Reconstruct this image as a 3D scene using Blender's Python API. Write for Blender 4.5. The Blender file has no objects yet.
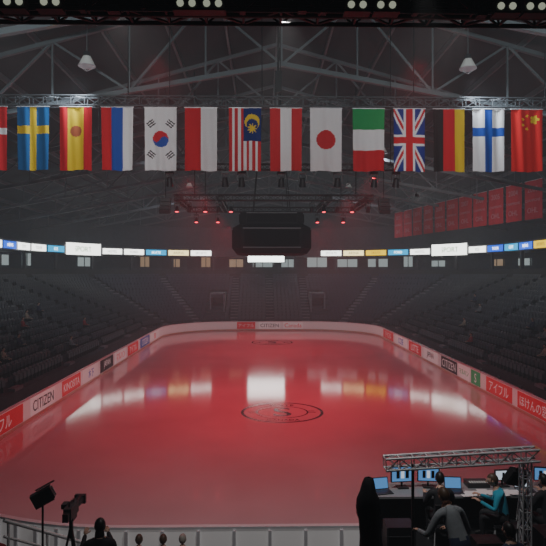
import bpy, math, random
from mathutils import Vector, Matrix, Euler
random.seed(7)
S = bpy.context.scene
COL = S.collection

# ------------------------------------------------------------------ materials
def mat(name, col, rough=0.6, metal=0.0, emit=None, es=1.0, var=0.0, vscale=3.0, bump=0.0, spec=0.5):
    m = bpy.data.materials.new(name); m.use_nodes = True
    nt = m.node_tree; b = nt.nodes["Principled BSDF"]
    b.inputs["Base Color"].default_value = (*col, 1)
    b.inputs["Roughness"].default_value = rough
    b.inputs["Metallic"].default_value = metal
    b.inputs["Specular IOR Level"].default_value = spec
    if emit:
        b.inputs["Emission Color"].default_value = (*emit, 1)
        b.inputs["Emission Strength"].default_value = es
    if var > 0 or bump > 0:
        tc = nt.nodes.new("ShaderNodeTexCoord")
        n = nt.nodes.new("ShaderNodeTexNoise"); n.inputs["Scale"].default_value = vscale
        n.inputs["Detail"].default_value = 4
        nt.links.new(tc.outputs["Object"], n.inputs["Vector"])
        if var > 0:
            r = nt.nodes.new("ShaderNodeValToRGB")
            r.color_ramp.elements[0].position = 0.3; r.color_ramp.elements[1].position = 0.7
            r.color_ramp.elements[0].color = (*[c*(1-var) for c in col], 1)
            r.color_ramp.elements[1].color = (*[min(1, c*(1+var)) for c in col], 1)
            nt.links.new(n.outputs["Fac"], r.inputs["Fac"])
            nt.links.new(r.outputs["Color"], b.inputs["Base Color"])
        if bump > 0:
            bp = nt.nodes.new("ShaderNodeBump"); bp.inputs["Strength"].default_value = bump
            bp.inputs["Distance"].default_value = 0.02
            nt.links.new(n.outputs["Fac"], bp.inputs["Height"])
            nt.links.new(bp.outputs["Normal"], b.inputs["Normal"])
    return m

M = {}
M['ice'] = mat('ice', (0.62, 0.62, 0.64), 0.085, var=0.07, vscale=0.25, spec=0.65)
M['board'] = mat('board_white_glow', (0.8, 0.8, 0.8), 0.35, emit=(1,.95,.93), es=0.09)  # unlit boards; slight emission stands in for light falling on them
M['boardcap'] = mat('board_cap', (0.75, 0.75, 0.78), 0.4)
M['kick'] = mat('kickplate', (0.7, 0.68, 0.5), 0.4)
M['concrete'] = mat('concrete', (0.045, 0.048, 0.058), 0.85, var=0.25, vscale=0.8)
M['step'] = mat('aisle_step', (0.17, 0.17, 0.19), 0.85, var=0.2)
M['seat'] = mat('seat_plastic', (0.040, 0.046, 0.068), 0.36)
M['seatdk'] = mat('seat_frame', (0.03, 0.03, 0.03), 0.6)
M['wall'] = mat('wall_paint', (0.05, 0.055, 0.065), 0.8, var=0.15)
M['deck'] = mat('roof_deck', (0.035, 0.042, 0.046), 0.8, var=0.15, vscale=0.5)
M['steel'] = mat('structural_steel', (0.13, 0.15, 0.16), 0.5)
M['alu'] = mat('aluminium', (0.7, 0.71, 0.73), 0.35, metal=0.25)
M['black'] = mat('black_metal', (0.015, 0.015, 0.017), 0.45)
M['dkgrey'] = mat('dark_grey', (0.04, 0.04, 0.045), 0.5)
M['rigdark'] = mat('rig_truss_paint', (0.06, 0.065, 0.07), 0.6)
M['sbody'] = mat('scoreboard_body', (0.02, 0.02, 0.023), 0.7, spec=0.1)
M['screenoff'] = mat('screen_off', (0.008, 0.008, 0.01), 0.7, spec=0.08)
M['red'] = mat('ad_red_glow', (0.70, 0.03, 0.04), 0.4, emit=(0.8,.03,.05), es=0.12)  # vinyl ad, not backlit; emission added to brighten it
M['green'] = mat('ad_green_glow', (0.02, 0.45, 0.15), 0.4, emit=(.02,.5,.15), es=0.12)  # same added glow on the green vinyl
M['adblue'] = mat('ad_blue_glow', (0.03, 0.12, 0.5), 0.4, emit=(.03,.12,.5), es=.12)  # same added glow on the blue vinyl
M['ink'] = mat('ad_ink_and_portal_shade', (0.02, 0.02, 0.03), 0.5)
M['white'] = mat('ad_white_glow', (0.85, 0.85, 0.85), 0.4, emit=(1,.97,.95), es=0.13)  # white vinyl and lettering, also brightened by emission
M['logo'] = mat('ice_paint', (0.05, 0.03, 0.05), 0.15)
M['sgnW'] = mat('sign_white', (0.5,0.5,0.5), 0.4, emit=(0.95, 0.97, 0.92), es=3.6)
M['sgnC'] = mat('sign_cream', (0.5,0.5,0.4), 0.4, emit=(0.95, 0.80, 0.35), es=2.6)
M['sgnB'] = mat('sign_blue', (0.02,0.06,0.4), 0.4, emit=(0.0, 0.11, 0.85), es=1.6)
M['sgnK'] = mat('sign_cyan', (0.02,0.3,0.5), 0.4, emit=(0.0, 0.38, 0.72), es=1.6)
M['sgnY'] = mat('sign_yellow', (0.6,0.45,0.02), 0.4, emit=(0.95, 0.62, 0.0), es=1.6)
M['sgnG'] = mat('sign_green', (0.1,0.5,0.1), 0.4, emit=(0.1, 0.45, 0.01), es=0.6)
M['sgnT'] = mat('sign_text', (0.03,0.04,0.10), 0.5)
M['lit'] = mat('lit_glass', (0.4,0.4,0.4), 0.3, emit=(0.7, 0.85, 0.85), es=0.35)
M['litwarm'] = mat('lit_glass_warm', (0.4,0.3,0.2), 0.3, emit=(0.9, 0.6, 0.35), es=0.25)
M['videoboard'] = mat('video_board_screen', (0.5,0.5,0.5), 0.3, emit=(0.92, 1, 0.97), es=5.0)
M['lensred'] = mat('lamp_lens_red', (0.5,0.05,0.05), 0.3, emit=(1, 0.05, 0.08), es=3.5)
M['lensdk'] = mat('lamp_lens', (0.25,0.25,0.28), 0.15)
M['lampglass'] = mat('lamp_glass', (0.6,0.62,0.6), 0.2, emit=(0.8,0.85,0.8), es=0.12)
M['lampwarm'] = mat('lamp_reflector', (0.6,0.62,0.5), 0.2, emit=(0.8,0.85,0.65), es=0.35)
M['banner'] = mat('banner_red', (0.50, 0.03, 0.05), 0.8)
M['bannertx'] = mat('banner_text', (0.6, 0.3, 0.32), 0.8)
M['skin'] = mat('skin', (0.55, 0.33, 0.24), 0.5)
M['hairblk'] = mat('hair_black', (0.012, 0.010, 0.010), 0.45)
M['hairbrn'] = mat('hair_brown', (0.08, 0.045, 0.025), 0.5)
M['hairgry'] = mat('hair_grey', (0.35, 0.32, 0.28), 0.5)
M['eye'] = mat('eye', (0.02,0.02,0.02), 0.2)
M['clblack'] = mat('cloth_black', (0.016,0.016,0.02), 0.8)
M['clgrey'] = mat('cloth_grey', (0.25,0.27,0.29), 0.8, var=0.15, vscale=8)
M['clteal'] = mat('cloth_teal', (0.04,0.34,0.48), 0.8)
M['clred'] = mat('cloth_red', (0.35,0.04,0.05), 0.8)
M['clnavy'] = mat('cloth_navy', (0.03,0.04,0.09), 0.8)
M['clbeige'] = mat('cloth_beige', (0.4,0.33,0.25), 0.8)
M['shoe'] = mat('shoe', (0.03,0.03,0.03), 0.5)
M['scrblue'] = mat('screen_blue', (0.05,0.1,0.2), 0.2, emit=(0.12, 0.35, 0.75), es=0.6)
M['scrwhite'] = mat('screen_white', (0.3,0.3,0.3), 0.2, emit=(0.7, 0.8, 0.95), es=0.7)
M['paper'] = mat('paper', (0.8,0.8,0.8), 0.7)
M['table'] = mat('table_top', (0.25,0.25,0.26), 0.5)
M['rail'] = mat('white_rail', (0.7,0.7,0.7), 0.35)
M['cable'] = mat('cable_bundle', (0.02,0.028,0.024), 0.6)

# ------------------------------------------------------------------ mesh builder
class MB:
    def __init__(s): s.v=[]; s.f=[]; s.m=[]; s.mats=[]; s.sm=[]
    def mi(s, k):
        if k not in s.mats: s.mats.append(k)
        return s.mats.index(k)
    def add(s, vs, fs, k, smooth=False):
        o=len(s.v); s.v += [tuple(v) for v in vs]; i=s.mi(k)
        for f in fs: s.f.append(tuple(a+o for a in f)); s.m.append(i); s.sm.append(smooth)
    def box(s, c, d, k, rot=None):
        x,y,z=[a/2 for a in d]
        vs=[Vector(p) for p in ((-x,-y,-z),(x,-y,-z),(x,y,-z),(-x,y,-z),(-x,-y,z),(x,-y,z),(x,y,z),(-x,y,z))]
        R = Euler(rot).to_matrix() if rot else None
        c=Vector(c)
        vs=[(R@v if R else v)+c for v in vs]
        s.add(vs, [(0,3,2,1),(4,5,6,7),(0,1,5,4),(1,2,6,5),(2,3,7,6),(3,0,4,7)], k)
    def cyl(s, p, q, r, k, r2=None, n=8, caps=True, smooth=True):
        p=Vector(p); q=Vector(q); d=q-p
        if d.length<1e-6: return
        r2 = r if r2 is None else r2
        zx=d.normalized(); a=zx.orthogonal().normalized(); b=zx.cross(a)
        if n==4: a,b=(a+b).normalized(),(b-a).normalized()
        vs=[]
        for c,rr in ((p,r),(q,r2)):
            for i in range(n):
                t=2*math.pi*(i+0.5)/n
                vs.append(c+a*math.cos(t)*rr+b*math.sin(t)*rr)
        fs=[(i,(i+1)%n,n+(i+1)%n,n+i) for i in range(n)]
        s.add(vs,fs,k,smooth and n>4)
        if caps:
            s.add(vs[:n],[tuple(range(n))[::-1]],k); s.add(vs[n:],[tuple(range(n))],k)
    def ell(s, c, r, k, R=None, n=12, m=8, fn=None):
        vs=[];c=Vector(c)
        for j in range(m+1):
            ph=math.pi*j/m
            for i in range(n):
                t=2*math.pi*i/n
                p=Vector((math.sin(ph)*math.cos(t), math.sin(ph)*math.sin(t), math.cos(ph)))
                if fn: p=fn(p)
                p=Vector((p.x*r[0],p.y*r[1],p.z*r[2]))
                vs.append((R@p if R else p)+c)
        fs=[]
        for j in range(m):
            for i in range(n):
                fs.append((j*n+i,(j+1)*n+i,(j+1)*n+(i+1)%n,j*n+(i+1)%n))
        s.add(vs,fs,k,True)
    def obj(s, name, parent=None, loc=None):
        me=bpy.data.meshes.new(name); me.from_pydata(s.v,[],s.f)
        for k in s.mats: me.materials.append(M[k])
        me.polygons.foreach_set('material_index', s.m)
        me.polygons.foreach_set('use_smooth', s.sm)
        me.update()
        o=bpy.data.objects.new(name,me); COL.objects.link(o)
        if parent: o.parent=parent
        if loc: o.location=loc
        return o

def text_mesh(body):
    cu=bpy.data.curves.new('t','FONT'); cu.body=body; cu.size=1.0; cu.extrude=.004
    cu.align_x='CENTER'; cu.align_y='CENTER'; cu.resolution_u=3
    o=bpy.data.objects.new('t',cu); COL.objects.link(o)
    dg=bpy.context.evaluated_depsgraph_get(); dg.update()
    me=bpy.data.meshes.new_from_object(o.evaluated_get(dg))
    vs=[v.co.copy() for v in me.vertices]; fs=[tuple(p.vertices) for p in me.polygons]
    bpy.data.objects.remove(o); bpy.data.meshes.remove(me)
    return vs,fs
def add_text(mb, body, w, h, k, c, R):
    vs,fs=text_mesh(body)
    if not vs: return
    x0=min(v.x for v in vs);x1=max(v.x for v in vs);y0=min(v.y for v in vs);y1=max(v.y for v in vs)
    sc=min(w/max(x1-x0,.01), h/max(y1-y0,.01))
    cx,cy=(x0+x1)/2,(y0+y1)/2
    c=Vector(c)
    mb.add([R@Vector(((v.x-cx)*sc,(v.y-cy)*sc,v.z))+c for v in vs],fs,k)

# ------------------------------------------------------------------ rink path
X0,X1,Y0,Y1,RC=-11.9,14.1,14.5,75.5,8.5
XC=(X0+X1)/2
def upath(ys=13.0, ds=1.0, da=4):
    P=[]
    n=int((Y1-RC-ys)/ds)
    for i in range(n): P.append((X0, ys+(Y1-RC-ys)*i/n, -1,0))
    for i in range(0,90,da):
        a=math.radians(180-i); P.append((X0+RC+RC*math.cos(a), Y1-RC+RC*math.sin(a), math.cos(a), math.sin(a)))
    n=10
    for i in range(n): P.append((X0+RC+(X1-X0-2*RC)*i/n, Y1, 0,1))
    for i in range(0,90,da):
        a=math.radians(90-i); P.append((X1-RC+RC*math.cos(a), Y1-RC+RC*math.sin(a), math.cos(a), math.sin(a)))
    n=int((Y1-RC-ys)/ds)
    for i in range(n+1): P.append((X1, Y1-RC-(Y1-RC-ys)*i/n, 1,0))
    return P
def sweep(mb, P, prof, k, closed=False):
    n=len(prof); vs=[]
    for (x,y,nx,ny) in P:
        for (o,z) in prof: vs.append((x+nx*o,y+ny*o,z))
    fs=[];N=len(P)
    for i in range(N if closed else N-1):
        j=(i+1)%N
        for t in range(n-1):
            fs.append((i*n+t,i*n+t+1,j*n+t+1,j*n+t))
    mb.add(vs,fs,k)
def loop():
    P=upath(Y0+RC)
    for i in range(4,90,4):
        a=math.radians(-i); P.append((X1-RC+RC*math.cos(a), Y0+RC+RC*math.sin(a), math.cos(a), math.sin(a)))
    for i in range(0,11): P.append((X1-RC-(X1-X0-2*RC)*i/10, Y0,0,-1))
    for i in range(4,90,4):
        a=math.radians(-90-i); P.append((X0+RC+RC*math.cos(a), Y0+RC+RC*math.sin(a), math.cos(a), math.sin(a)))
    return P
LP=loop()
mb=MB(); mb.add([(p[0],p[1],0.0) for p in LP],[tuple(range(len(LP)))[::-1]],'ice')
ice=mb.obj('ice_rink')
if ice.data.polygons[0].normal.z<0: ice.data.flip_normals()
mb=MB()
sweep(mb,LP,[(0,0.0),(0,0.18),(-0.01,0.18)], 'kick', True)
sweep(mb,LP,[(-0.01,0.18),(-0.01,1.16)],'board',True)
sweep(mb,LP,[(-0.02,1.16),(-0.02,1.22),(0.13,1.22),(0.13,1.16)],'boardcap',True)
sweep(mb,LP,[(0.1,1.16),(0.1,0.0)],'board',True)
for i in range(0,len(LP),1):
    x,y,nx,ny=LP[i]
    if y<24: mb.box((x+nx*0.15,y+ny*0.15,0.57),(0.08,0.08,1.14),'boardcap')
boards=mb.obj('rink_boards')

def logo(cy):
    mb=MB(); n=64
    for r0,r1 in ((2.10,2.25),(1.22,1.30)):
        vs=[];fs=[]
        k=1.1 if r1<2 else 1.0
        for i in range(n):
            a=2*math.pi*i/n
            vs+= [(XC+r0*k*math.cos(a),cy+r0*math.sin(a),0.006),(XC+r1*k*math.cos(a),cy+r1*math.sin(a),0.006)]
        for i in range(n): j=(i+1)%n; fs.append((2*i,2*i+1,2*j+1,2*j))
        mb.add(vs,fs,'logo')
    add_text(mb,'S',1.6,1.8,'logo',(XC,cy,0.006),Matrix.Identity(3))
    for yy in (-1.7,1.55):
        add_text(mb,'SKATE' if yy>0 else 'CANADA',1.7,0.35,'logo',(XC,cy+yy,0.006),Matrix.Identity(3))
    for sx in (-1,1):
        mb.box((XC+sx*1.6,cy+0.2,0.006),(0.35,0.06,0.008),'logo')
        mb.box((XC+sx*1.62,cy-0.1,0.006),(0.45,0.06,0.008),'logo')
    return mb.obj('ice_logo')
logo(31.2); logo(62.6)

RL=Matrix(((0,0,1),(1,0,0),(0,1,0)))
RR=Matrix(((0,0,-1),(-1,0,0),(0,1,0)))
RF=Matrix(((1,0,0),(0,0,-1),(0,1,0)))
def ad(side,a,b,bg,fg,txt):
    mb=MB(); c=(a+b)/2; w=b-a; zc=0.67; h=0.9
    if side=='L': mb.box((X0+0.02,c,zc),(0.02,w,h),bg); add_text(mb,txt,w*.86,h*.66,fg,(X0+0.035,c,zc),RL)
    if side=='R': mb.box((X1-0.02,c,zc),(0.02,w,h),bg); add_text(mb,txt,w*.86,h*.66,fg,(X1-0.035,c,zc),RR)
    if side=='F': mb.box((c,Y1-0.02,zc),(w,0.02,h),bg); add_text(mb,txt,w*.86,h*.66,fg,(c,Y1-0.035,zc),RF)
    mb.obj('board_advertisement', parent=boards)
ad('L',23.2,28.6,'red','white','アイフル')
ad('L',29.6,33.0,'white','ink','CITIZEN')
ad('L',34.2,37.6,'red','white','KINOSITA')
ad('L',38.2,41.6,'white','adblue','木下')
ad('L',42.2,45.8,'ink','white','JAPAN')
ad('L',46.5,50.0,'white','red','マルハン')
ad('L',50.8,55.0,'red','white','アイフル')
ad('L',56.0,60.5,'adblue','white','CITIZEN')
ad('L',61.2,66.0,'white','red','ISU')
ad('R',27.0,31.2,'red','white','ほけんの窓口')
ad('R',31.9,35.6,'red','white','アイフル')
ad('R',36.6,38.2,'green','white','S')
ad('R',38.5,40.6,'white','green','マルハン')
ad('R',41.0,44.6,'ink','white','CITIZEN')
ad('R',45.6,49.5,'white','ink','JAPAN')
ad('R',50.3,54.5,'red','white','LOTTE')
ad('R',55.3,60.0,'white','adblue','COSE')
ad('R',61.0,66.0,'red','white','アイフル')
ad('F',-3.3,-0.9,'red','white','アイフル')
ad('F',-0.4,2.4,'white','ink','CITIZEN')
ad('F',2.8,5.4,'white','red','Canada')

# ------------------------------------------------------------------ floor, stands
mb=MB(); mb.box((1.1,42,-0.11),(76,116,0.2),'concrete'); mb.obj('floor')
P=upath()
NR=16; D=0.88; RZ=0.375
mb=MB(); prof=[(1.8,0.0),(1.8,1.0)]
for i in range(NR):
    z=1.0+RZ*i; o=1.8+D*i
    prof+=[(o,z),(o+D,z)]
prof+=[(1.8+D*NR,7.1),(20.85,7.1)]
pp=[prof[0]]
for q in prof[1:]:
    if q!=pp[-1]: pp.append(q)
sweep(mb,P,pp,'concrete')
aisY=[23.5,32.5,41.5,50.5,59.5]; aisA=[2,32,60,88]
def rowpts(off, sp):
    out=[]
    def st(lo,hi,side):
        L=hi-lo; n=int(L/sp)
        for i in range(n):
            t=lo+(i+.5)*L/n; out.append((side,t))
    st(20.0,Y1-RC,'L'); st(20.0,Y1-RC,'R'); st(X0+RC,X1-RC,'F')
    r=RC+off; n=int(r*math.pi/2/sp)
    for i in range(n):
        a=(i+.5)*90/n; out.append(('CL',a)); out.append(('CR',a))
    return out
def pos(kind,t,off):
    if kind=='L': return X0-off,t,-1,0
    if kind=='R': return X1+off,t,1,0
    if kind=='F': return t,Y1+off,0,1
    a=math.radians(180-t) if kind=='CL' else math.radians(t)
    cx=X0+RC if kind=='CL' else X1-RC
    return cx+(RC+off)*math.cos(a),Y1-RC+(RC+off)*math.sin(a),math.cos(a),math.sin(a)
def in_aisle(kind,t,off):
    if kind in 'LR': return any(abs(t-a)<0.6 for a in aisY)
    if kind=='F': return abs(t-1.1)<0.6
    return any(abs(t-a)*math.pi/180*(RC+off)<0.6 for a in aisA)
PORT=[-6.3,7.9]
def near_portal(x,y,row):
    return y>76 and any(abs(x-p)<1.35 for p in PORT) and 1<=row<=9
for kind,ts in (('L',aisY),('R',aisY),('F',[1.1]),('CL',aisA),('CR',aisA)):
    for t in ts:
        for i in range(NR):
            o=1.8+D*i
            x,y,nx,ny=pos(kind,t,o+0.2)
            ang=math.atan2(ny,nx)
            mb.box((x,y,1.0+RZ*i+0.09),(0.4,1.1,0.18),'step',(0,0,ang))
mb.obj('grandstand')

sv=[];sf=[];sm=[]
def bx(c,d,rx=0):
    x,y,z=[a/2 for a in d]; R=Matrix.Rotation(rx,3,'Y')
    return [R@Vector(p)+Vector(c) for p in ((-x,-y,-z),(x,-y,-z),(x,y,-z),(-x,y,-z),(-x,-y,z),(x,-y*.8,z),(x,y*.8,z),(-x,y,z))]
unit=bx((0.10,0,0.60),(0.05,0.46,0.48),0.14)+bx((0.0,0,0.52),(0.05,0.43,0.36),0.05)+bx((0.07,0,0.18),(0.16,0.06,0.36))
BF=[(0,3,2,1),(4,5,6,7),(0,1,5,4),(1,2,6,5),(2,3,7,6),(3,0,4,7)]
spots_=[('L',0,29.2),('L',1,30.4),('L',2,33.8),('L',2,35.2),('L',4,36.6),('L',3,39.5),('L',5,44.4),('L',6,47.3),('L',1,45),('L',7,52),('L',3,54),('R',2,36),('R',4,39.5),('R',5,43.2),('R',1,46.5),('R',3,53),('R',6,56),('R',8,62)]
for i in range(NR):
    off=1.8+D*i+0.50; z=1.0+RZ*i
    for kind,t in rowpts(off,0.56):
        if in_aisle(kind,t,off): continue
        x,y,nx,ny=pos(kind,t,off)
        if near_portal(x,y,i): continue
        o=len(sv)
        for v in unit: sv.append((x+nx*v.x-ny*v.y, y+ny*v.x+nx*v.y, z+v.z))
        for b in range(3):
            for f in BF: sf.append(tuple(o+b*8+a for a in f)); sm.append(0 if b<2 else 1)
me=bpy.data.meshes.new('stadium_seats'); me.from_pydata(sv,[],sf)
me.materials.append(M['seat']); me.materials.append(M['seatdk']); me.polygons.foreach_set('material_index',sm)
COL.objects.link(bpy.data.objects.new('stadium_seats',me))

for px in PORT:
    mb=MB(); yb=Y1+1.8+D*6; zt=4.7
    for sx in (-1,1): mb.box((px+sx*0.95,yb,(zt+1.9)/2),(0.18,4.2,zt-1.9),'step')
    mb.box((px,yb,zt),(2.08,4.2,0.18),'step')
    mb.box((px,yb+0.6,3.0),(1.74,0.1,3.2),'ink')  # dark sheet stands in for the shade inside the opening
    mb.box((px,yb-2.02,zt-0.35),(1.74,0.08,0.5),'wall')
    mb.obj('entry_portal')

mb=MB()
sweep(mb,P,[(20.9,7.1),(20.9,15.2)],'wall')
sweep(mb,P,[(16.4,10.2),(16.3,10.2),(16.3,11.4),(16.4,11.4),(20.9,11.4)],'dkgrey')
sweep(mb,P,[(16.3,10.2),(20.9,10.2)],'dkgrey')
sweep(mb,P,[(15.95,7.12),(15.95,8.1),(16.05,8.1),(16.05,7.12)],'seatdk')
mb.obj('wall_concourse')
def alen(off):
    PP=upath(13.0,0.5,1)
    pts=[(x+nx*off,y+ny*off,nx,ny) for x,y,nx,ny in PP]
    s=0;out=[(0,)+pts[0]]
    for a,b in zip(pts,pts[1:]):
        s+=math.hypot(b[0]-a[0],b[1]-a[1]); out.append((s,)+b)
    return out
AL=alen(16.2)
TOT=AL[-1][0]
def at(s):
    s=max(0,min(TOT,s))
    for a,b in zip(AL,AL[1:]):
        if b[0]>=s:
            f=(s-a[0])/max(b[0]-a[0],1e-6)
            return [a[i]+(b[i]-a[i])*f for i in range(1,5)]
    return list(AL[-1][1:])
sL=min(AL,key=lambda a:(a[1]+8.2)**2+(a[2]-(Y1+16.2))**2)[0]
sR=min(AL,key=lambda a:(a[1]-9.3)**2+(a[2]-(Y1+16.2))**2)[0]
words=['SPORTS','ARENA','SKATE','FORD','HOTEL','BANK','ICE','TOUR','CITY','NEWS']
def sign(s0,s1,z0,z1,k,wd,tk='sgnT'):
    mb=MB(); n=4
    Q=[at(s0+(s1-s0)*i/n) for i in range(n+1)]
    sweep(mb,Q,[(0.1,z0),(-0.08,z0),(-0.08,z1),(0.1,z1)],k)
    x,y,nx,ny=at((s0+s1)/2)
    inv=Vector((-nx,-ny,0)); right=Vector((0,0,1)).cross(inv)
    R=Matrix((right,Vector((0,0,1)),inv)).transposed()
    add_text(mb,wd,(s1-s0)*.7,(z1-z0)*.45,tk,Vector((x,y,(z0+z1)/2))+inv*0.12,R)
    mb.obj('ribbon_sign')
left=['sgnW','sgnC','sgnK','sgnW','sgnW','BIG','sgnK','sgnW','sgnW','sgnB','sgnW','sgnY','sgnB','sgnW']
right=['sgnW','sgnC','sgnY','sgnK','sgnW','BIG','sgnW','sgnB','sgnK','sgnB','sgnY','sgnW','sgnB','sgnW']
for lst,s,dr in ((left,sL,-1),(right,sR,1)):
    i=0
    for k in lst:
        w=6.2 if k=='BIG' else 3.25
        a,b=(s,s+dr*w); 
        if k=='BIG': sign(min(a,b),max(a,b),10.1,11.7,'sgnW','SPORT','sgnG')
        else: sign(min(a,b),max(a,b),10.35,11.15,k,words[i%10],'sgnT' if k in('sgnW','sgnC','sgnY') else 'sgnW')
        s+=dr*(w+0.35); i+=1
mb=MB(); s=4
while s<TOT:
    x,y,nx,ny=at(s); ang=math.atan2(ny,nx)
    mb.box((x+nx*0.5,y+ny*0.5,8.65),(0.35,0.35,3.08),'dkgrey',(0,0,ang))
    s+=6.5
mb.obj('concourse_columns')
s=6.0; n=0
while s<TOT-4:
    x,y,nx,ny=at(s)
    if random.random()<0.7:
        mb=MB(); ang=math.atan2(ny,nx); k='lit' if random.random()<0.6 else 'litwarm'
        w=random.choice((1.6,2.4,3.4)); h=random.choice((0.9,1.3,1.6))
        mb.box((x+nx*4.55,y+ny*4.55,8.6+h/2),(0.1,w,h),k,(0,0,ang))
        for sx in (-1,0,1):
            mb.box((x+nx*4.48-ny*sx*w/2,y+ny*4.48+nx*sx*w/2,8.6+h/2),(0.1,0.1,h+.15),'black',(0,0,ang))
        mb.obj('window_%d'%n); n+=1
    s+=4.3
# end-wall video board (mostly hidden behind the centre scoreboard, mirrored in the ice)
mb=MB(); mb.box((0.65,Y1+15.95,10.9),(6.2,0.3,3.3),'dkgrey'); mb.box((0.65,Y1+15.77,10.85),(5.8,0.06,3.0),'videoboard')
for x in (-2,3.3): mb.cyl((x,Y1+15.95,12.5),(x,Y1+15.95,20),.06,'black')
mb.obj('video_board')

# ------------------------------------------------------------------ walls + roof
EX=37.0
def rz(x): return 24.5-abs(x-XC)/36.0*10.0
mb=MB(); mb.box((XC-EX,42,7.0),(0.3,114,15),'wall'); mb.obj('wall_left')
mb=MB(); mb.box((XC+EX,42,7.0),(0.3,114,15),'wall'); mb.obj('wall_right')
for nm,yy in (('wall_far',98.5),('wall_near',-14.5)):
    mb=MB(); z=rz(XC+EX)
    vs=[(XC-EX,yy,-.2),(XC+EX,yy,-.2),(XC+EX,yy,z),(XC,yy,24.5),(XC-EX,yy,z)]
    vs2=[(a,yy+.2,c) for a,b,c in vs]
    mb.add(vs+vs2,[(0,1,2,3,4),(9,8,7,6,5)]+[(i,(i+1)%5,5+(i+1)%5,5+i) for i in range(5)],'wall'); mb.obj(nm)
mb=MB()
for sx in (-1,1):
    a=(XC,-15,24.5);b=(XC+sx*EX,-15,rz(XC+EX));c=(XC+sx*EX,99,rz(XC+EX));d=(XC,99,24.5)
    vs=[a,b,c,d]+[(p[0],p[1],p[2]+.25) for p in (a,b,c,d)]
    mb.add(vs,[(0,1,2,3),(4,5,6,7),(0,1,5,4),(1,2,6,5),(2,3,7,6),(3,0,4,7)],'deck')
mb.obj('ceiling')
mb=MB()
x=-34
while x<=34.1:
    xx=XC+x; mb.box((xx,42,rz(xx)-0.2),(0.16,112,0.34),'steel'); x+=3.4
mb.obj('roof_purlins')
for yy in (14,23,32,41,50,59,68,77,86,95):
    mb=MB(); N=16
    top=[];bot=[]
    for i in range(N+1):
        x=XC-34+68*i/N
        top.append(Vector((x,yy,rz(x)-0.5))); bot.append(Vector((x,yy,19.3-abs(x-XC)/34*6.2)))
    for i in range(N):
        mb.cyl(top[i],top[i+1],0.16,'steel',n=4); mb.cyl(bot[i],bot[i+1],0.18,'steel',n=4)
        if i%2==0: mb.cyl(bot[i],top[i+1],0.09,'steel',n=4)
        else: mb.cyl(top[i],bot[i+1],0.09,'steel',n=4)
        mb.cyl(bot[i],top[i],0.07,'steel',n=4)
    mb.obj('roof_truss')

# ------------------------------------------------------------------ rig trusses
def box_truss(mb,p,q,s,k,r=0.03,pitch=None):
    p=Vector(p);q=Vector(q);d=(q-p);L=d.length;u=d.normalized()
    up=Vector((0,0,1)) if abs(u.z)<0.9 else Vector((0,1,0))
    a=u.cross(up).normalized(); b=a.cross(u).normalized()
    cs=[(a*i+b*j)*s/2 for i,j in ((-1,-1),(1,-1),(1,1),(-1,1))]
    for c in cs: mb.cyl(p+c,q+c,r,k,n=6)
    pitch=pitch or s*1.2; n=max(1,int(L/pitch))
    for i in range(n):
        A=p+u*L*i/n;B=p+u*L*(i+1)/n
        for j in range(4):
            c,e=cs[j],cs[(j+1)%4]
            if i%2: c,e=e,c
            mb.cyl(A+c,B+e,r*.6,k,n=4,caps=False)
            mb.cyl(A+c,A+e,r*.6,k,n=4,caps=False)
mb=MB(); box_truss(mb,(-17,30,16.55),(18.5,30,16.55),0.5,'rigdark',0.045,0.7)
for x in (-14,-7,0,8,15): mb.cyl((x,30,16.8),(x,30,rz(x)-0.2),0.03,'black')
mb.box((0.85,29.9,17.6),(0.35,0.3,1.1),'black')
mb.cyl((0.85,29.9,18.1),(0.85,29.9,24),0.06,'black')
mb.obj('flag_truss')
mb=MB(); box_truss(mb,(-10,9.2,11.97),(10,9.2,11.97),0.5,'dkgrey',0.04,0.6)
for j in range(5): mb.cyl((-10,9.15+0.06*j,11.74+0.1*j),(10,9.15+0.06*j,11.76+0.1*j),0.065,'cable')
for i in range(26):
    x=-6+i*.47+random.uniform(-.1,.1); mb.box((x,8.95,11.74+random.uniform(-.03,.06)),(random.uniform(.06,.2),.12,random.uniform(.06,.16)),'dkgrey')
for x in (-9,9): mb.cyl((x,9.2,12.2),(x,9.2,rz(x)-0.2),0.03,'black')
mb.obj('lighting_truss')
def fixture(x,y,z,tilt=0.5,lens='lensdk',s=1.0,name='stage_light',yaw=0.0):
    mb=MB(); R=Euler((tilt,0,yaw)).to_matrix(); c=Vector((x,y,z))
    mb.cyl(c+Vector((0,0,.42*s)),c+Vector((0,0,.6*s)),0.05*s,'black')
    mb.box(c+Vector((0,0,.38*s)),(.34*s,.2*s,.1*s),'black')
    for sx in (-1,1): mb.box(c+Vector((sx*.17*s,0,.2*s)),(.03*s,.08*s,.4*s),'black')
    mb.cyl(c+R@Vector((0,0,.16*s)),c+R@Vector((0,0,-.2*s)),0.10*s,'black',r2=0.15*s,n=12)
    mb.cyl(c+R@Vector((0,0,-.19*s)),c+R@Vector((0,0,-.215*s)),0.125*s,lens,n=12)
    return mb.obj(name)
for x in (-3.75,-3.2,-1.15,-.75,1.45,1.9,3.75,4.2):
    mb=MB(); c=Vector((x,8.75,11.70))
    mb.box(c,(.34,.14,.2),'dkgrey'); mb.box(c+Vector((0,-.02,-.12)),(.40,.2,.03),'black')
    for sx in (-.09,.09):
        mb.cyl(c+Vector((sx,-.07,-.01)),c+Vector((sx,-.09,-.01)),.055,'lampwarm',n=10)
    mb.box(c+Vector((0,.12,.12)),(.06,.2,.1),'alu')
    mb.obj('flood_lamp')
for x in (-5.0,-2.0,-1.1,1.05,2.2,4.1,6.1,7.3): fixture(x,31,12.55,0.4,'lensdk',1.3)
mb=MB(); box_truss(mb,(-6,31,13.35),(8.2,31,13.35),0.3,'black',0.03,0.5)
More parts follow.
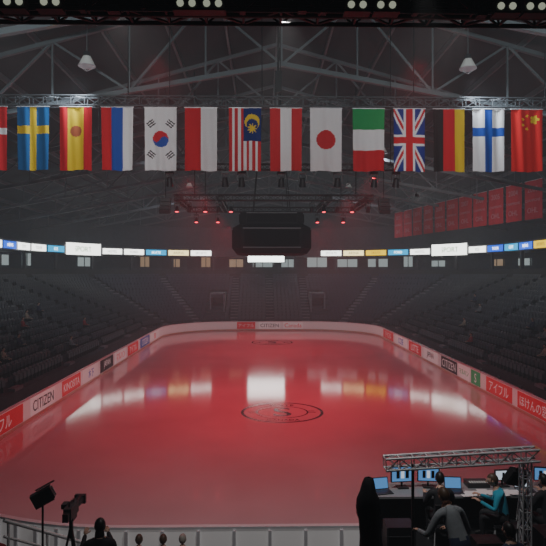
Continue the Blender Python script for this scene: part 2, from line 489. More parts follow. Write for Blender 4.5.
for x in (-5,1,7): mb.cyl((x,31,13.5),(x,31,rz(x)-.2),0.025,'black')
mb.obj('light_bar')
mb=MB()
box_truss(mb,(-6.5,42.5,13.2),(8.3,42.5,13.2),0.4,'black',0.05,0.6)
box_truss(mb,(-6.5,50.5,13.2),(8.3,50.5,13.2),0.4,'black',0.05,0.6)
for x in (-6.3,-3.2,5,8.1): box_truss(mb,(x,42.5,13.2),(x,50.5,13.2),0.4,'black',0.05,0.6)
for x in (-5,7): 
    for y in (42.5,50.5): mb.cyl((x,y,13.2),(x,y,rz(x)-.2),0.04,'black')
mb.obj('rigging_frame')
for i,x in enumerate((-6.3,-5.4,-4.2,-3.2,-2.3,3.7,4.6,5.6,6.7,7.9)): fixture(x,42.4,12.35,0.5 if i%2 else -0.2,'lensred' if i%2==0 else 'lensdk',1.1)
for i,x in enumerate((-5.8,-3.9,4.9,7.2)): fixture(x,50.6,12.3,-0.3,'lensred',1.15)
for sx in (-7.4,9.4):
    mb=MB()
    for j in range(4): mb.box((sx,44-0.12*j,13.2-0.30*j),(0.8,0.5,0.27),'black',(0.1*j,0,0))
    mb.cyl((sx,44,13.3),(sx,44,rz(sx)-.2),0.03,'black'); mb.obj('speaker_array')

mb=MB(); cx,cy=0.75,46.5
def ring(hw,ch,z): return [(cx+a,cy+b,z) for a,b in ((-hw+ch,-hw),(hw-ch,-hw),(hw,-hw+ch),(hw,hw-ch),(hw-ch,hw),(-hw+ch,hw),(-hw,hw-ch),(-hw,-hw+ch))]
lev=[(2.35,0.5,12.35),(2.45,0.5,12.3),(2.5,0.5,11.4),(3.0,0.7,11.1),(3.05,0.7,9.5),(2.75,0.65,9.1),(2.3,0.6,9.05)]
rs=[ring(*l) for l in lev]; vs=sum(rs,[]); fs=[]
for j in range(len(rs)-1):
    for i in range(8): fs.append((j*8+i,j*8+(i+1)%8,(j+1)*8+(i+1)%8,(j+1)*8+i))
fs+= [tuple(range(8)), tuple(range(len(vs)-8,len(vs)))[::-1]]
mb.add(vs,fs,'sbody')
for a in range(4):
    R=Matrix.Rotation(a*math.pi/2,3,'Z')
    def T(v): return R@Vector(v)+Vector((cx,cy,0))
    def pl(x0,x1,z0,z1,k,y=-3.08):
        vs=[T((x0,y,z0)),T((x1,y,z0)),T((x1,y,z1)),T((x0,y,z1)),T((x0,y+.06,z0)),T((x1,y+.06,z0)),T((x1,y+.06,z1)),T((x0,y+.06,z1))]
        mb.add(vs,[(0,1,2,3),(4,7,6,5),(0,4,5,1),(3,2,6,7),(0,3,7,4),(1,5,6,2)],k)
    pl(-2.1,2.1,9.62,10.95,'screenoff')
    pl(-2.2,2.2,10.98,11.06,'steel'); pl(-2.2,2.2,9.52,9.6,'steel')
    pl(-1.9,1.9,11.55,12.2,'screenoff',-2.54); pl(-1.95,1.95,12.22,12.28,'steel',-2.54)
for x in (-1.5,1.5):
    for y in (-1.5,1.5): mb.cyl((cx+x,cy+y,12.2),(cx+x*.4,cy+y*.4,22),0.04,'black')
mb.obj('center_hung_scoreboard')

def spot(name,loc,target,watt,col,ang,rad=0.25,blend=1.0,parent=None):
    l=bpy.data.lights.new(name,'SPOT'); l.energy=watt; l.color=col; l.spot_size=math.radians(ang); l.spot_blend=blend; l.shadow_soft_size=rad
    o=bpy.data.objects.new(name,l); o.location=loc
    o.rotation_euler=(Vector(target)-Vector(loc)).to_track_quat('-Z','Y').to_euler(); COL.objects.link(o)
    if parent: o.parent=parent
    return o
def highbay(x,y,z,target,watt):
    e=MB()
    e.cyl((x,y,z+.45),(x,y,z+.2),0.14,'dkgrey',r2=0.2,n=12)
    e.cyl((x,y,z+.2),(x,y,z-.25),0.2,'lampglass',r2=0.42,n=16,caps=False)
    e.cyl((x,y,z-.25),(x,y,z-.3),0.44,'alu',n=16)
    for i in range(6):
        a=i*math.pi/3; e.cyl((x+.43*math.cos(a),y+.43*math.sin(a),z-.28),(x,y,z-.55),0.012,'alu',n=4)
    e.cyl((x,y,z+.45),(x,y,rz(x)-.1),0.025,'steel')
    o=e.obj('high_bay_lamp')
    spot('lamp_light',(x,y,z-.7),target,watt,(0.78,0.89,1.0),100,.4,1.0,o)
for (x,y,t,w) in ((-8.9,29.2,(-22,38,4),1700),(10.6,29.2,(24,38,4),1700),(-8.9,50,(-22,54,4),2200),(10.6,50,(24,54,4),2200),(-8.9,70,(-15,88,4),2200),(10.6,70,(16,88,4),2200)):
    highbay(x,y,18.4,t,w)

for x in (-4,6):
    for y,wt in ((22,1500),(31.5,2800),(40,3300),(54,3700),(66,3500)):
        spot('red_stage_spotlight',(x,y,13.1 if y>26 else 16),(x*1.0,y-1,0),wt,(1,0.02,0.05),105)
def flag_and_fill_light(loc,target,watt,ang,col=(1,.98,.96)):  # builds the flag spots and also the added fill lamps
    d=(Vector(target)-Vector(loc)).normalized(); L=Vector(loc)
    mb=MB(); mb.cyl(L-d*.42,L-d*.04,.11,'black',r2=.13,n=14); mb.cyl(L-d*.04,L+d*.12,.13,'black',r2=.14,n=14,caps=False)
    mb.cyl(L-d*.2,L-d*.2+Vector((0,0,.3)),.02,'black')
    o=mb.obj('flag_and_fill_spotlight')
    spot('flag_and_fill_beam',L,target,watt,col,ang,.07,1.0,o)
for x,t in ((-7,-11),(-2.5,-4),(3.5,5),(8,12)): flag_and_fill_light((x,9.55,11.98),(t,29.6,14.8),3000,42)
flag_and_fill_light((0.4,9.5,12.0),(0.4,14.6,0.5),1200,95)  # added fill lamp, brightens the backs of the near boards
for x,t in ((-5,-12),(6,14)): flag_and_fill_light((x,9.55,12.3),(t,45,23),3800,75,(.85,.95,1))  # added uplights, put in only to lift the dark roof

# ------------------------------------------------------------------ flags
W_=(0.85,0.85,0.85);R_=(0.65,0.02,0.03);B_=(0.02,0.08,0.42);Yl=(0.85,0.6,0.03);G_=(0.02,0.35,0.1);K_=(0.02,0.02,0.02)
NB=(0.01,0.03,0.25)
def f_den(u,v): return W_ if abs(u-.5)<.08 or abs(v-.62)<.05 else R_
def f_swe(u,v): return Yl if abs(u-.5)<.1 or abs(v-.64)<.06 else (0.02,0.14,0.38)
def f_esp(u,v):
    if u<.25 or u>.75: return R_
    if (u-.5)**2+((v-.62)*1.95)**2<.03: return (0.45,0.12,0.05)
    return Yl
def f_rus(u,v): return R_ if u<.333 else (B_ if u<.667 else W_)
def f_kor(u,v):
    x=u-.5;y=(v-.5)*1.95; r=math.hypot(x,y)
    if r<.25:
        s=y-0.09*math.sin(x*12.5); return R_ if s>0 else B_
    for sx in (-1,1):
        for sy in (-1,1):
            dx=x-sx*.3;dy=y-sy*.48
            a=(dx*sx*.6+dy*sy*.8); b=(dx*.8*sx-dy*sy*.6)
            if abs(b)<.12 and (abs(a)<.02 or abs(abs(a)-.07)<.02): return K_
    return W_
def f_pol(u,v): return R_ if u<.5 else W_
def f_mas(u,v):
    if u>.44 and v>.48:
        x=u-.72;y=(v-.74)*1.95
        if math.hypot(x,y-.08)<.24 and math.hypot(x,y+.01)>.18: return Yl
        a=math.atan2(y+.13,x); r=math.hypot(x,y+.13)
        if r<.16*(.75+.25*math.cos(9*a)): return Yl
        return (0.005,0.015,0.16)
    return R_ if int(u*11)%2==0 else W_
def f_aut(u,v): return W_ if .333<u<.667 else R_
def f_jpn(u,v): return R_ if math.hypot(u-.5,(v-.5)*1.95)<.3 else W_
def f_ita(u,v): return G_ if v>.667 else (W_ if v>.333 else R_)
def f_gbr(u,v):
    x=u-.5;y=(v-.5)*1.95
    if abs(x)<.1 or abs(y)<.1: return R_
    if abs(x)<.17 or abs(y)<.17: return W_
    d=abs(abs(y)-abs(x)*1.95)/2.19
    return R_ if d<.035 else (W_ if d<.1 else NB)
def f_ger(u,v): return K_ if u<.333 else (R_ if u<.667 else Yl)
def f_fin(u,v): return B_ if abs(u-.5)<.13 or abs(v-.64)<.07 else W_
def f_chn(u,v):
    def star(x,y,r):
        a=math.atan2(y,x);rr=math.hypot(x,y)
        return rr<r*(0.55+0.45*abs(math.cos(2.5*a)))
    if star(u-.75,(v-.84)*1.95,.15): return Yl
    for a,b in ((.5,.9),(.38,.84),(.38,.75),(.5,.69)):
        if star(u-a,(v-b)*1.95,.05): return Yl
    return (0.7,0.02,0.02)
def flagmat():
    m=bpy.data.materials.new('flag_fabric'); m.use_nodes=True; nt=m.node_tree; b=nt.nodes['Principled BSDF']
    a=nt.nodes.new('ShaderNodeVertexColor'); a.layer_name='Col'
    nt.links.new(a.outputs['Color'],b.inputs['Base Color']); b.inputs['Roughness'].default_value=.8
    b.inputs['Specular IOR Level'].default_value=.2
    tr=nt.nodes.new('ShaderNodeBsdfTranslucent'); mx=nt.nodes.new('ShaderNodeMixShader'); mx.inputs[0].default_value=.25
    nt.links.new(a.outputs['Color'],tr.inputs['Color']); nt.links.new(b.outputs[0],mx.inputs[1]); nt.links.new(tr.outputs[0],mx.inputs[2])
    nt.links.new(mx.outputs[0],nt.nodes['Material Output'].inputs['Surface'])
    return m
FM=flagmat()
def flag(cx,fn,name='national_flag'):
    W,H=1.66,3.25; nu,nv=40,78; z1=16.14; vs=[];fs=[];cols=[]
    ph=random.random()*6
    for j in range(nv+1):
        for i in range(nu+1):
            u=i/nu;v=j/nv
            dy=(0.06*math.sin(u*9+ph)+0.035*math.sin(u*21+ph*2+v*2))*(1.1-v*.6)
            pinch=1-0.05*(1-v)*(0.5+0.5*math.sin(ph))
            vs.append((cx+(u-.5)*W*pinch,29.6+dy,z1-H+H*v+0.03*math.sin(u*7+ph)*(1-v)))
    for j in range(nv):
        for i in range(nu):
            a=j*(nu+1)+i; fs.append((a,a+1,a+nu+2,a+nu+1)); cols.append(fn((i+.5)/nu,(j+.5)/nv))
    me=bpy.data.meshes.new(name); me.from_pydata(vs,[],fs); me.materials.append(FM)
    ca=me.color_attributes.new('Col','FLOAT_COLOR','CORNER')
    arr=[]
    for c in cols: arr+= [c[0],c[1],c[2],1]*4
    ca.data.foreach_set('color',arr)
    me.polygons.foreach_set('use_smooth',[True]*len(fs))
    o=bpy.data.objects.new(name,me); COL.objects.link(o)
    mb=MB(); mb.cyl((cx-.85,29.6,z1+.02),(cx+.85,29.6,z1+.02),0.03,'alu',n=6)
    for sx in (-.7,.7): mb.cyl((cx+sx,29.6,z1+.02),(cx+sx,29.75,z1+.2),0.012,'black',n=4)
    mb.obj('flag_pole',parent=o)
fl=[f_den,f_swe,f_esp,f_rus,f_kor,f_pol,f_mas,f_aut,f_jpn,f_ita,f_gbr,f_ger,f_fin,f_chn]
FX=[-13.93,-11.77,-9.59,-7.47,-5.24,-3.16,-.88,1.24,3.32,5.54,7.67,9.75,11.82,13.84]
for x_,f in zip(FX,fl): flag(x_,f)
for i in range(11):
    t=(i+.5)/11; x=24.9+(18.6-24.9)*t; y=50+30*t; ang=math.atan2(30,-6.3)
    mb=MB(); nu=10; w=2.45
    d=Vector((math.cos(ang),math.sin(ang),0)); nrm=Vector((-math.sin(ang),math.cos(ang),0))
    vs=[];fs=[]
    for j in range(2):
        for k in range(nu+1):
            p=Vector((x,y,0))+d*(k/nu-.5)*w+nrm*0.04*math.sin(k*1.1+i)
            vs.append((p.x,p.y,12.5 if j==0 else 16.0))
    for k in range(nu): fs.append((k,k+1,nu+2+k,nu+1+k))
    mb.add(vs,fs,'banner')
    inv=nrm if nrm.x<0 else -nrm
    right_=Vector((0,0,1)).cross(inv); R=Matrix((right_,Vector((0,0,1)),inv)).transposed()
    add_text(mb,str(2003+i),1.7,.5,'bannertx',Vector((x,y,15.2))+inv*.08,R)
    add_text(mb,'CHAMPIONS',2.0,.5,'bannertx',Vector((x,y,14.2))+inv*.08,R)
    add_text(mb,'OHL',1.4,.6,'bannertx',Vector((x,y,13.3))+inv*.08,R)
    mb.cyl(Vector((x,y,16.02))-d*1.2,Vector((x,y,16.02))+d*1.2,.03,'alu')
    for sx in (-1,1):
        q=Vector((x,y,16.02))+d*sx; mb.cyl(q,(q.x,q.y,rz(q.x)-.2),.015,'black',n=4)
    mb.obj('championship_banner')
flag_and_fill_light((12,44,13.6),(21.5,66,14.2),2000,70)  # added fill lamp to bring up the red banners

# ------------------------------------------------------------------ near stand
mb=MB()
prof=[(12.6,0.0)]
def zstep(Y): 
    return min(6.0,0.9+0.42*int((12.6-Y)/0.88))
for i in range(13):
    z=min(6.0,0.9+.42*i); prof+=[(12.6-.88*i,z),(12.6-.88*(i+1),z)]
prof+=[(-4.0,6.0),(-4,0)]
vs=[]
for x in (-13.6,15.8):
    for y,z in prof: vs.append((x,y,z))
n=len(prof); fs=[]
for i in range(n): j=(i+1)%n; fs.append((i,j,n+j,n+i))
fs+=[tuple(range(n)),tuple(range(n,2*n))[::-1]]
mb.add(vs,fs,'concrete'); mb.obj('near_grandstand')
PZ=2.48
mb=MB(); mb.box((4.75,10.75,PZ-.05),(5.4,3.3,.1),'black')
for x in (2.15,4.5,7.25):
    for y in (9.3,10.8,12.3):
        zb=zstep(y) 
        if zb<PZ-.15: mb.cyl((x,y,zb),(x,y,PZ-.1),.04,'alu')
mb.obj('broadcast_platform')

# ------------------------------------------------------------------ people
def person(name,loc,yaw,sit=False,lean=0.0,top='clblack',leg='clblack',hair='hairblk',hands=None,elbows=None,headyaw=0,headpitch=0,longhair=False,scale=1.0):
    mb=MB()
    ph=0.50 if sit else 0.95
    Rl=Matrix.Rotation(-lean,3,'X')
    def U(x,y,z): return Rl@Vector((x,y,z))+Vector((0,0,ph))
    J={'pel':U(0,0,0),'sp':U(0,.0,.17),'ch':U(0,0,.36),'nk':U(0,0.0,.53),'nh':U(0,.02,.60)}
    for s_,n_ in ((-1,'L'),(1,'R')):
        J['cl'+n_]=U(s_*.10,0,.46); J['sh'+n_]=U(s_*.19,0,.455)
        if hands: wr=Vector(hands[0 if s_<0 else 1])
        else: wr=Vector((s_*.15,.36,.62 )) if sit else Vector((s_*.27,.08,ph-.12))
        sh=J['sh'+n_]
        if elbows: el=Vector(elbows[0 if s_<0 else 1])
        else:
            mid=(sh+wr)/2; dl=(wr-sh).length; h=math.sqrt(max(0.0,.28**2-(dl/2)**2))
            el=mid+Vector((s_*.35,-.45,-.8)).normalized()*h
        J['el'+n_]=el; J['wr'+n_]=wr
        J['hp'+n_]=Vector((s_*.10,0,ph-.04))
        if sit: J['kn'+n_]=Vector((s_*.13,.43,.50)); J['an'+n_]=Vector((s_*.13,.40,.10)); J['to'+n_]=Vector((s_*.14,.56,.05))
        else: J['kn'+n_]=Vector((s_*.12,.02,.50)); J['an'+n_]=Vector((s_*.13,-.02,.09)); J['to'+n_]=Vector((s_*.15,.14,.045))
    E=[('pel','sp',top),('sp','ch',top),('ch','nk',top),('nk','nh','skin')]
    for n_ in 'LR':
        E+=[('ch','cl'+n_,top),('cl'+n_,'sh'+n_,top),('sh'+n_,'el'+n_,top),('el'+n_,'wr'+n_,top),
            ('pel','hp'+n_,leg),('hp'+n_,'kn'+n_,leg),('kn'+n_,'an'+n_,leg),('an'+n_,'to'+n_,'shoe')]
    rad={'pel':(.155,.115),'sp':(.145,.105),'ch':(.17,.115),'nk':(.07,.07),'nh':(.055,.055)}
    rr={'cl':.10,'sh':.072,'el':.05,'wr':.034,'hp':.10,'kn':.065,'an':.045,'to':.035}
    keys=list(J); me=bpy.data.meshes.new('sk'); me.from_pydata([J[k] for k in keys],[(keys.index(a),keys.index(b)) for a,b,_ in E],[])
    o=bpy.data.objects.new('sk',me); COL.objects.link(o)
    md=o.modifiers.new('s','SKIN'); md.use_smooth_shade=True
    sv=me.skin_vertices[0].data
    for i,k in enumerate(keys):
        r=rad.get(k) or (rr[k[:2]],)*2
        sv[i].radius=r; sv[i].use_root=(k=='pel')
    sb=o.modifiers.new('ss','SUBSURF'); sb.levels=2; sb.render_levels=2
    dg=bpy.context.evaluated_depsgraph_get(); dg.update()
    m2=bpy.data.meshes.new_from_object(o.evaluated_get(dg))
    vs=[v.co.copy() for v in m2.vertices]
    groups={}
    segs=[(J[a],J[b],k) for a,b,k in E]
    for p in m2.polygons:
        c=p.center; best=None
        for a,b,k in segs:
            d=b-a; t=max(0,min(1,(c-a).dot(d)/max(d.length_squared,1e-8))); q=(c-a-d*t).length
            if best is None or q<best[0]: best=(q,k)
        groups.setdefault(best[1],[]).append(tuple(p.vertices))
    off=len(mb.v); mb.v+=[tuple(v) for v in vs]
    for k,fs in groups.items():
        i=mb.mi(k)
        for f in fs: mb.f.append(tuple(a+off for a in f)); mb.m.append(i); mb.sm.append(True)
    bpy.data.objects.remove(o); bpy.data.meshes.remove(m2)
    for n_,s_ in (('L',-1),('R',1)):
        w=J['wr'+n_]; d=(w-J['el'+n_]).normalized(); side=d.cross(Vector((0,0,1)))
        side=side.normalized() if side.length>.1 else Vector((1,0,0)); nn=side.cross(d).normalized()
        R=Matrix((side,d,nn)).transposed()
        mb.ell(w+d*.045,(.04,.055,.018),'skin',R,10,6)
        for f in range(4):
            b=w+d*.08+side*(-.03+.02*f); L=(.068,.078,.074,.058)[f]
            m1=b+d*L*.5-nn*.006; m2_=m1+d*L*.3-nn*.016; tp=m2_+d*L*.2-nn*.018
            mb.cyl(b,m1,.009,'skin',r2=.0085,n=6); mb.cyl(m1,m2_,.0085,'skin',r2=.008,n=6); mb.cyl(m2_,tp,.008,'skin',r2=.006,n=6)
        tb=w+d*.03-side*s_*.03; t1=tb+(d*.6-side*s_*.7).normalized()*.035-nn*.008; t2=t1+(d*.9-side*s_*.3).normalized()*.03-nn*.01
        mb.cyl(tb,t1,.012,'skin',r2=.010,n=6); mb.cyl(t1,t2,.010,'skin',r2=.007,n=6)
    Rh=Rl@Matrix.Rotation(lean*.5,3,'X')@Matrix.Rotation(headyaw,3,'Z')@Matrix.Rotation(headpitch,3,'X')
    hc=J['nh']+Rh@Vector((0,.02,.10))
    def hs(p):
        q=p.copy()
        if q.z<0: q.x*=1+.25*q.z; 
        if q.z<-.3 and q.y>0: q.y*=1.03
        if q.y<0 and q.z<0: q.y*=1+.25*q.z
        return q
    mb.ell(hc,(.077,.098,.118),'skin',Rh,20,14,hs)
    H=lambda x,y,z: hc+Rh@Vector((x,y,z))
    mb.cyl(H(0,.092,.02),H(0,.118,-.025),.008,'skin',r2=.016,n=8); mb.ell(H(0,.104,-.028),(.017,.014,.010),'skin',Rh,8,6)
    for s_ in (-1,1):
        mb.ell(H(s_*.032,.086,.008),(.013,.008,.008),'paper',Rh,8,6); mb.ell(H(s_*.032,.0925,.008),(.006,.004,.006),'eye',Rh,8,6)
        mb.box(H(s_*.032,.092,.03),(.03,.006,.005),hair,None)
        mb.ell(H(s_*.080,-.005,-.005),(.010,.02,.032),'skin',Rh,8,6)
    mb.ell(H(0,.086,-.062),(.024,.010,.006),'clred',Rh,8,6)
    vs=[];fs=[];n,m=20,12
    for j in range(m+1):
        phh=math.pi*j/m
        for i in range(n):
            t=2*math.pi*i/n
            p=Vector((math.sin(phh)*math.cos(t),math.sin(phh)*math.sin(t),math.cos(phh)))
            p=hs(p); k=1.0+.012*math.sin(i*3+j*2)
            vs.append(hc+Rh@Vector((p.x*.088*k,p.y*.108*k-.006,p.z*.129*k)))
    for j in range(m):
        for i in range(n):
            ph2=math.pi*(j+.5)/m;t=2*math.pi*(i+.5)/n; y=math.sin(ph2)*math.sin(t); z=math.cos(ph2)
            lim = -.45 if y<-.2 else (-.05 if y<.35 else .42)
            if z>lim or (longhair and y<0.2): fs.append((j*n+i,(j+1)*n+i,(j+1)*n+(i+1)%n,j*n+(i+1)%n))
    mb.add(vs,fs,hair,True)
    if longhair: mb.ell(H(0,-.07,-.12),(.075,.04,.14),hair,Rh,12,8)
    o=mb.obj(name); o.location=loc; o.rotation_euler=(0,0,yaw); o.scale=(scale,)*3
    return o
def chair(loc,yaw=0):
    mb=MB()
    mb.box((0,0,.36),(.42,.42,.04),'clblack'); mb.box((0,-.24,.68),(.40,.03,.30),'clblack',(.1,0,0))
    for x in (-.18,.18):
        for y in (-.18,.18): mb.cyl((x,y,.35),(x*1.08,y*1.08,0),.014,'alu',n=6)
        mb.cyl((x,-.2,.36),(x,-.25,.82),.014,'alu',n=6)
    o=mb.obj('folding_chair'); o.location=loc; o.rotation_euler=(0,0,yaw)
chair((3.40,10.75,PZ)); person('desk_operator',(3.40,10.75,PZ),0,sit=True,lean=.12,hands=((-.2,.42,.80),(.2,.42,.80)))
person('technician_in_grey_jacket',(3.0,8.55,zstep(8.55)),0.35,lean=.62,top='clgrey',leg='clnavy',hair='hairbrn',hands=((-.30,.66,.92),(.26,.62,.88)),elbows=((-.36,.34,.98),(.38,.27,.93)))
chair((4.62,10.75,PZ),1.2); person('technician_in_teal_jacket',(4.62,10.75,PZ),1.2,sit=True,lean=.3,top='clteal',leg='clblack',hair='hairbrn',hands=((-.2,.45,.80),(.15,.45,.80)))
chair((5.4,10.6,PZ),.3); person('seated_technician',(5.4,10.6,PZ),.3,sit=True,lean=.2,top='clblack',hair='hairblk',hands=((-.2,.42,.86),(.2,.42,.86)))
zz=zstep(8.3)
chair((3.72,8.3,zz),.4); person('seated_technician',(3.72,8.3,zz),.4,sit=True,lean=.15,top='clnavy',hair='hairblk')
Z95=zstep(9.4)
chair((-2.66,9.4,Z95+.0)); person('camera_operator',(-2.66,9.4,Z95),.2,sit=True,lean=.1,longhair=True,hands=((-.25,.40,.95),(.1,.42,.95)),scale=1.05)
chair((-4.4,9.4,Z95)); person('seated_official',(-4.4,9.4,Z95),0,sit=True,top='clred',hair='hairbrn')
mb=MB(); mb.box((-2.6,13.35,.10),(3.4,1.2,.2),'black'); mb.obj('rinkside_riser')
for x,t,h in ((-3.55,'clbeige','hairgry'),(-2.86,'clbeige','hairbrn'),(-2.3,'clnavy','hairbrn'),(-1.85,'clgrey','hairgry')):
    chair((x,13.3,0.2)); person('rinkside_official',(x,13.3,0.2),0,sit=True,top=t,hair=h)

sp=[person('seated_spectator',(0,0,0),0,sit=True,top=a,hair=b) for a,b in (('clgrey','hairbrn'),('clnavy','hairblk'),('clred','hairbrn'),('clbeige','hairblk'))]
for k,(side,row,t) in enumerate(spots_):
    off=1.8+D*row+.38; x,y,nx,ny=pos(side,t,off)
    yaw=-math.pi/2 if side=='L' else math.pi/2
    if k<4: o=sp[k]
    else:
        o=bpy.data.objects.new('seated_spectator',sp[k%4].data); COL.objects.link(o)
    o.location=(x,y,1.0+RZ*row); o.rotation_euler=(0,0,yaw)

# ------------------------------------------------------------------ foreground equipment
mb=MB(); DZ=PZ+.74
mb.box((4.75,11.5,DZ-.02),(5.1,.75,.04),'table'); mb.box((4.75,11.86,DZ-.4),(5.1,.02,.7),'clblack')
for x in (2.3,4.6,7.2):
    for y in (11.2,11.8): mb.cyl((x,y,PZ),(x,y,DZ-.04),.02,'alu',n=6)
mb.obj('production_desk')
def monitor(x,y,z,w,h,scr,yaw=0):
    mb=MB(); mb.box((0,0,.015),(.22,.18,.02),'black'); mb.cyl((0,0.03,.02),(0,.03,.14),.02,'black')
    mb.box((0,0,.12+h/2),(w,.04,h),'black'); mb.box((0,-.024,.12+h/2),(w-.04,.004,h-.04),scr)
    for j in range(3): mb.box((-(w*.2)+j*w*.2,-.028,.12+h*.5),(w*.14,.003,h*.5),'scrwhite' if (j+int(x*10))%2 else 'screenoff')
    o=mb.obj('computer_monitor'); o.location=(x,y,z); o.rotation_euler=(0,0,yaw)
def laptop(x,y,z,scr,yaw=0):
    mb=MB(); mb.box((0,0,.01),(.34,.24,.018),'dkgrey'); mb.box((0,-.01,.021),(.29,.13,.004),'black')
    mb.box((0,.16,.13),(.34,.012,.23),'dkgrey',(-.25,0,0)); mb.box((0,.151,.13),(.31,.004,.20),scr,(-.25,0,0))
    o=mb.obj('laptop'); o.location=(x,y,z); o.rotation_euler=(0,0,yaw)
monitor(2.86,11.6,DZ,.48,.32,'scrblue',.1); monitor(3.40,11.62,DZ,.44,.30,'scrblue',-.1)
laptop(2.42,11.35,DZ,'scrblue',.2); laptop(3.85,11.35,DZ,'scrblue',-.1); laptop(5.3,11.4,DZ,'scrwhite',0)
monitor(5.8,11.6,DZ,.44,.28,'scrblue',-.2); monitor(4.95,11.65,DZ,.36,.22,'scrwhite',.1)
mb=MB()
for i in range(9):
    mb.box((4.05+.12*i+random.uniform(-.04,.04),11.25+random.uniform(-.06,.1),DZ+.004+.003*i),(.21,.25,.003),'paper',(0,0,random.uniform(-.3,.3)))
mb.obj('paper_sheets')
mb=MB(); mb.box((4.42,11.68,DZ+.05),(.45,.28,.1),'dkgrey')
for i in range(8): mb.box((4.25+.05*i,11.6,DZ+.105),(.02,.10,.012),'lampglass')
mb.obj('mixing_console')
mb=MB(); box_truss(mb,(2.05,9.5,4.42),(4.62,9.5,4.56),.19,'alu',.020,.22)
box_truss(mb,(4.42,9.5,PZ),(4.42,9.5,4.45),.14,'alu',.016,.25)
mb.cyl((2.52,9.5,PZ),(2.52,9.5,4.4),.025,'black')
mb.box((4.42,9.5,PZ+.02),(.5,.5,.03),'dkgrey'); mb.box((2.52,9.5,PZ+.02),(.4,.4,.03),'dkgrey')
mb.obj('truss_gantry')
flag_and_fill_light((2.2,7.8,11.9),(3.6,10.4,3.6),600,42)  # added fill lamp for the desk and gantry, no known source
mb=MB(); mb.box((4.5,10.0,4.0),(.42,.12,.30),'black',(.5,.25,.3)); mb.box((4.49,9.93,3.96),(.36,.02,.24),'screenoff',(.5,.25,.3)); mb.cyl((4.46,10.0,4.1),(4.42,9.6,4.35),.02,'black')
mb.obj('led_panel_light')
def cases(name,lst):
    mb=MB()
    for (x,y,z,w,d,h) in lst:
        mb.box((x,y,z+h/2),(w,d,h),'black'); 
        for sx in (-1,1): mb.box((x+sx*w/2,y-d/2,z+h/2),(.03,.03,h),'dkgrey')
        mb.box((x,y-d/2,z+h*.7),(w,.02,.02),'dkgrey')
    mb.obj(name)
cases('flight_case',[(2.5,10.4,PZ,.5,.4,.55)])
cases('flight_case',[(3.9,9.85,PZ,.45,.35,.5)])
cases('equipment_rack',[(4.95,9.6,PZ,.55,.5,.75)])
mb=MB(); cx,cy=1.66,8.75; zb=zstep(8.75)
lv=[(0.0,.22,.20),(.45,.19,.18),(.95,.16,.16),(1.22,.165,.17),(1.42,.19,.2),(1.55,.175,.22),(1.66,.12,.18),(1.78,.095,.13),(1.86,.07,.08),(1.88,.02,.03)]
vs=[];n=20
for j,(h,a,b) in enumerate(lv):
    for i in range(n):
        t=2*math.pi*i/n; f=1+.10*math.sin(5*t+j*.5)*(1-h/2.2)+.05*math.sin(7*t+j)
        vs.append((cx+a*f*math.cos(t)+.03*math.sin(h*3),cy+b*f*math.sin(t),zb+h))
fs=[(j*n+i,j*n+(i+1)%n,(j+1)*n+(i+1)%n,(j+1)*n+i) for j in range(len(lv)-1) for i in range(n)]
mb.add(vs,fs,'clblack',True)
mb.obj('draped_camera')
def tripod(mb,x,y,z0,z1,r=.45):
    mb.cyl((x,y,z1),(x,y,z1-.35),.035,'black')
    for i in range(3):
        a=math.pi/2+i*2*math.pi/3; mb.cyl((x,y,z1-.1),(x+r*math.cos(a),y+r*math.sin(a)*.8,z0+.0),.022,'black',r2=.016)
mb=MB(); x,y=-3.42,10.3; z0=zstep(10.3); zc=3.35
tripod(mb,x,y,z0,zc-.15,.3)
mb.box((x,y,zc-.13),(.14,.22,.06),'black'); mb.box((x,y,zc),(.14,.42,.20),'dkgrey'); mb.cyl((x,y+.2,zc),(x,y+.48,zc),.065,'black',r2=.085,n=14)
mb.box((x,y+.52,zc),(.2,.08,.16),'black'); mb.box((x-.11,y+.02,zc+.08),(.10,.16,.08),'black'); mb.box((x,y-.26,zc-.02),(.10,.12,.14),'black')
mb.cyl((x,y-.1,zc+.15),(x,y+.14,zc+.15),.015,'black'); mb.cyl((x,y-.1,zc+.1),(x,y-.1,zc+.15),.012,'black'); mb.cyl((x,y+.14,zc+.1),(x,y+.14,zc+.15),.012,'black')
mb.cyl((x+.03,y-.05,zc-.13),(x+.2,y-.5,zc-.28),.012,'black'); mb.obj('television_camera')
mb=MB(); x,y=-3.85,10.1; z0=zstep(10.1)
mb.cyl((x,y,z0+.35),(x,y,3.55),.018,'black')
for i in range(3):
    a=.5+i*2*math.pi/3; mb.cyl((x,y,z0+.5),(x+.3*math.cos(a),y+.25*math.sin(a),z0),.012,'black')
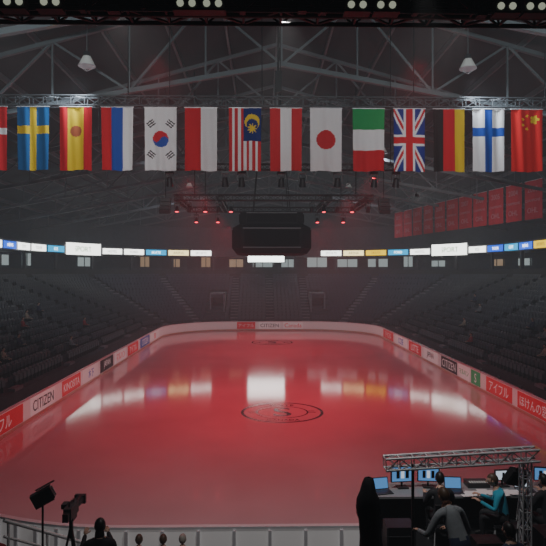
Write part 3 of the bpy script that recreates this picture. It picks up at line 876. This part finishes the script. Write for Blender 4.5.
mb.box((x,y,3.68),(.36,.14,.22),'black',(0,-.45,.3)); mb.box((x+.03,y+.08,3.68),(.30,.02,.18),'lensdk',(0,-.45,.3))
for s_ in (-1,1): mb.box((x,y+.1,3.68+s_*.15),(.34,.10,.01),'black',(s_*-.5,-.45,.3))
mb.obj('studio_light')
mb=MB()
mb.cyl((-4.75,10.6,3.05),(-3.65,11.9,2.0),.035,'rail'); mb.cyl((-4.75,10.6,2.75),(-3.65,11.9,1.7),.025,'rail')
for t in (0.05,.5,.95):
    p=Vector((-4.75,10.6,3.05)).lerp(Vector((-3.65,11.9,2.0)),t); mb.cyl(p,(p.x,p.y,zstep(p.y)),.025,'rail')
mb.obj('handrail')
mb=MB(); mb.box((X1+0.95,45,.75),(.6,26,.04),'table'); mb.box((X1+.67,45,.38),(.02,26,.72),'clblack')
for i in range(9): mb.box((X1+.95,33+3*i,.92),(.04,.4,.26),'black'); mb.box((X1+.975,33+3*i,.92),(.004,.36,.22),'scrblue')
for i in range(9): mb.box((X1+.95,33+3*i,.78),(.2,.2,.03),'black')
mb.obj('judges_table')

# ------------------------------------------------------------------ world haze
w=bpy.data.worlds.new('World'); S.world=w; w.use_nodes=True; nt=w.node_tree
bg=nt.nodes['Background']; bg.inputs[0].default_value=(0.02,0.021,0.024,1); bg.inputs[1].default_value=0.3
em=nt.nodes.new('ShaderNodeEmission'); em.inputs[0].default_value=(0.84,0.9,1.0,1); em.inputs[1].default_value=0.00035  # even volume glow imitates light scattered in the haze
ab=nt.nodes.new('ShaderNodeVolumeScatter'); ab.inputs['Density'].default_value=0.0025; ab.inputs['Anisotropy'].default_value=0.25
ad_=nt.nodes.new('ShaderNodeAddShader'); nt.links.new(em.outputs[0],ad_.inputs[0]); nt.links.new(ab.outputs[0],ad_.inputs[1])
nt.links.new(ad_.outputs[0],nt.nodes['World Output'].inputs['Volume'])

cam=bpy.data.cameras.new('camera'); cam.sensor_width=36; cam.lens=36*571/546; cam.clip_end=300
co=bpy.data.objects.new('camera',cam); COL.objects.link(co); co.location=(0,0,7.6); co.rotation_euler=(math.radians(90),0,math.radians(-1.1))
S.camera=co
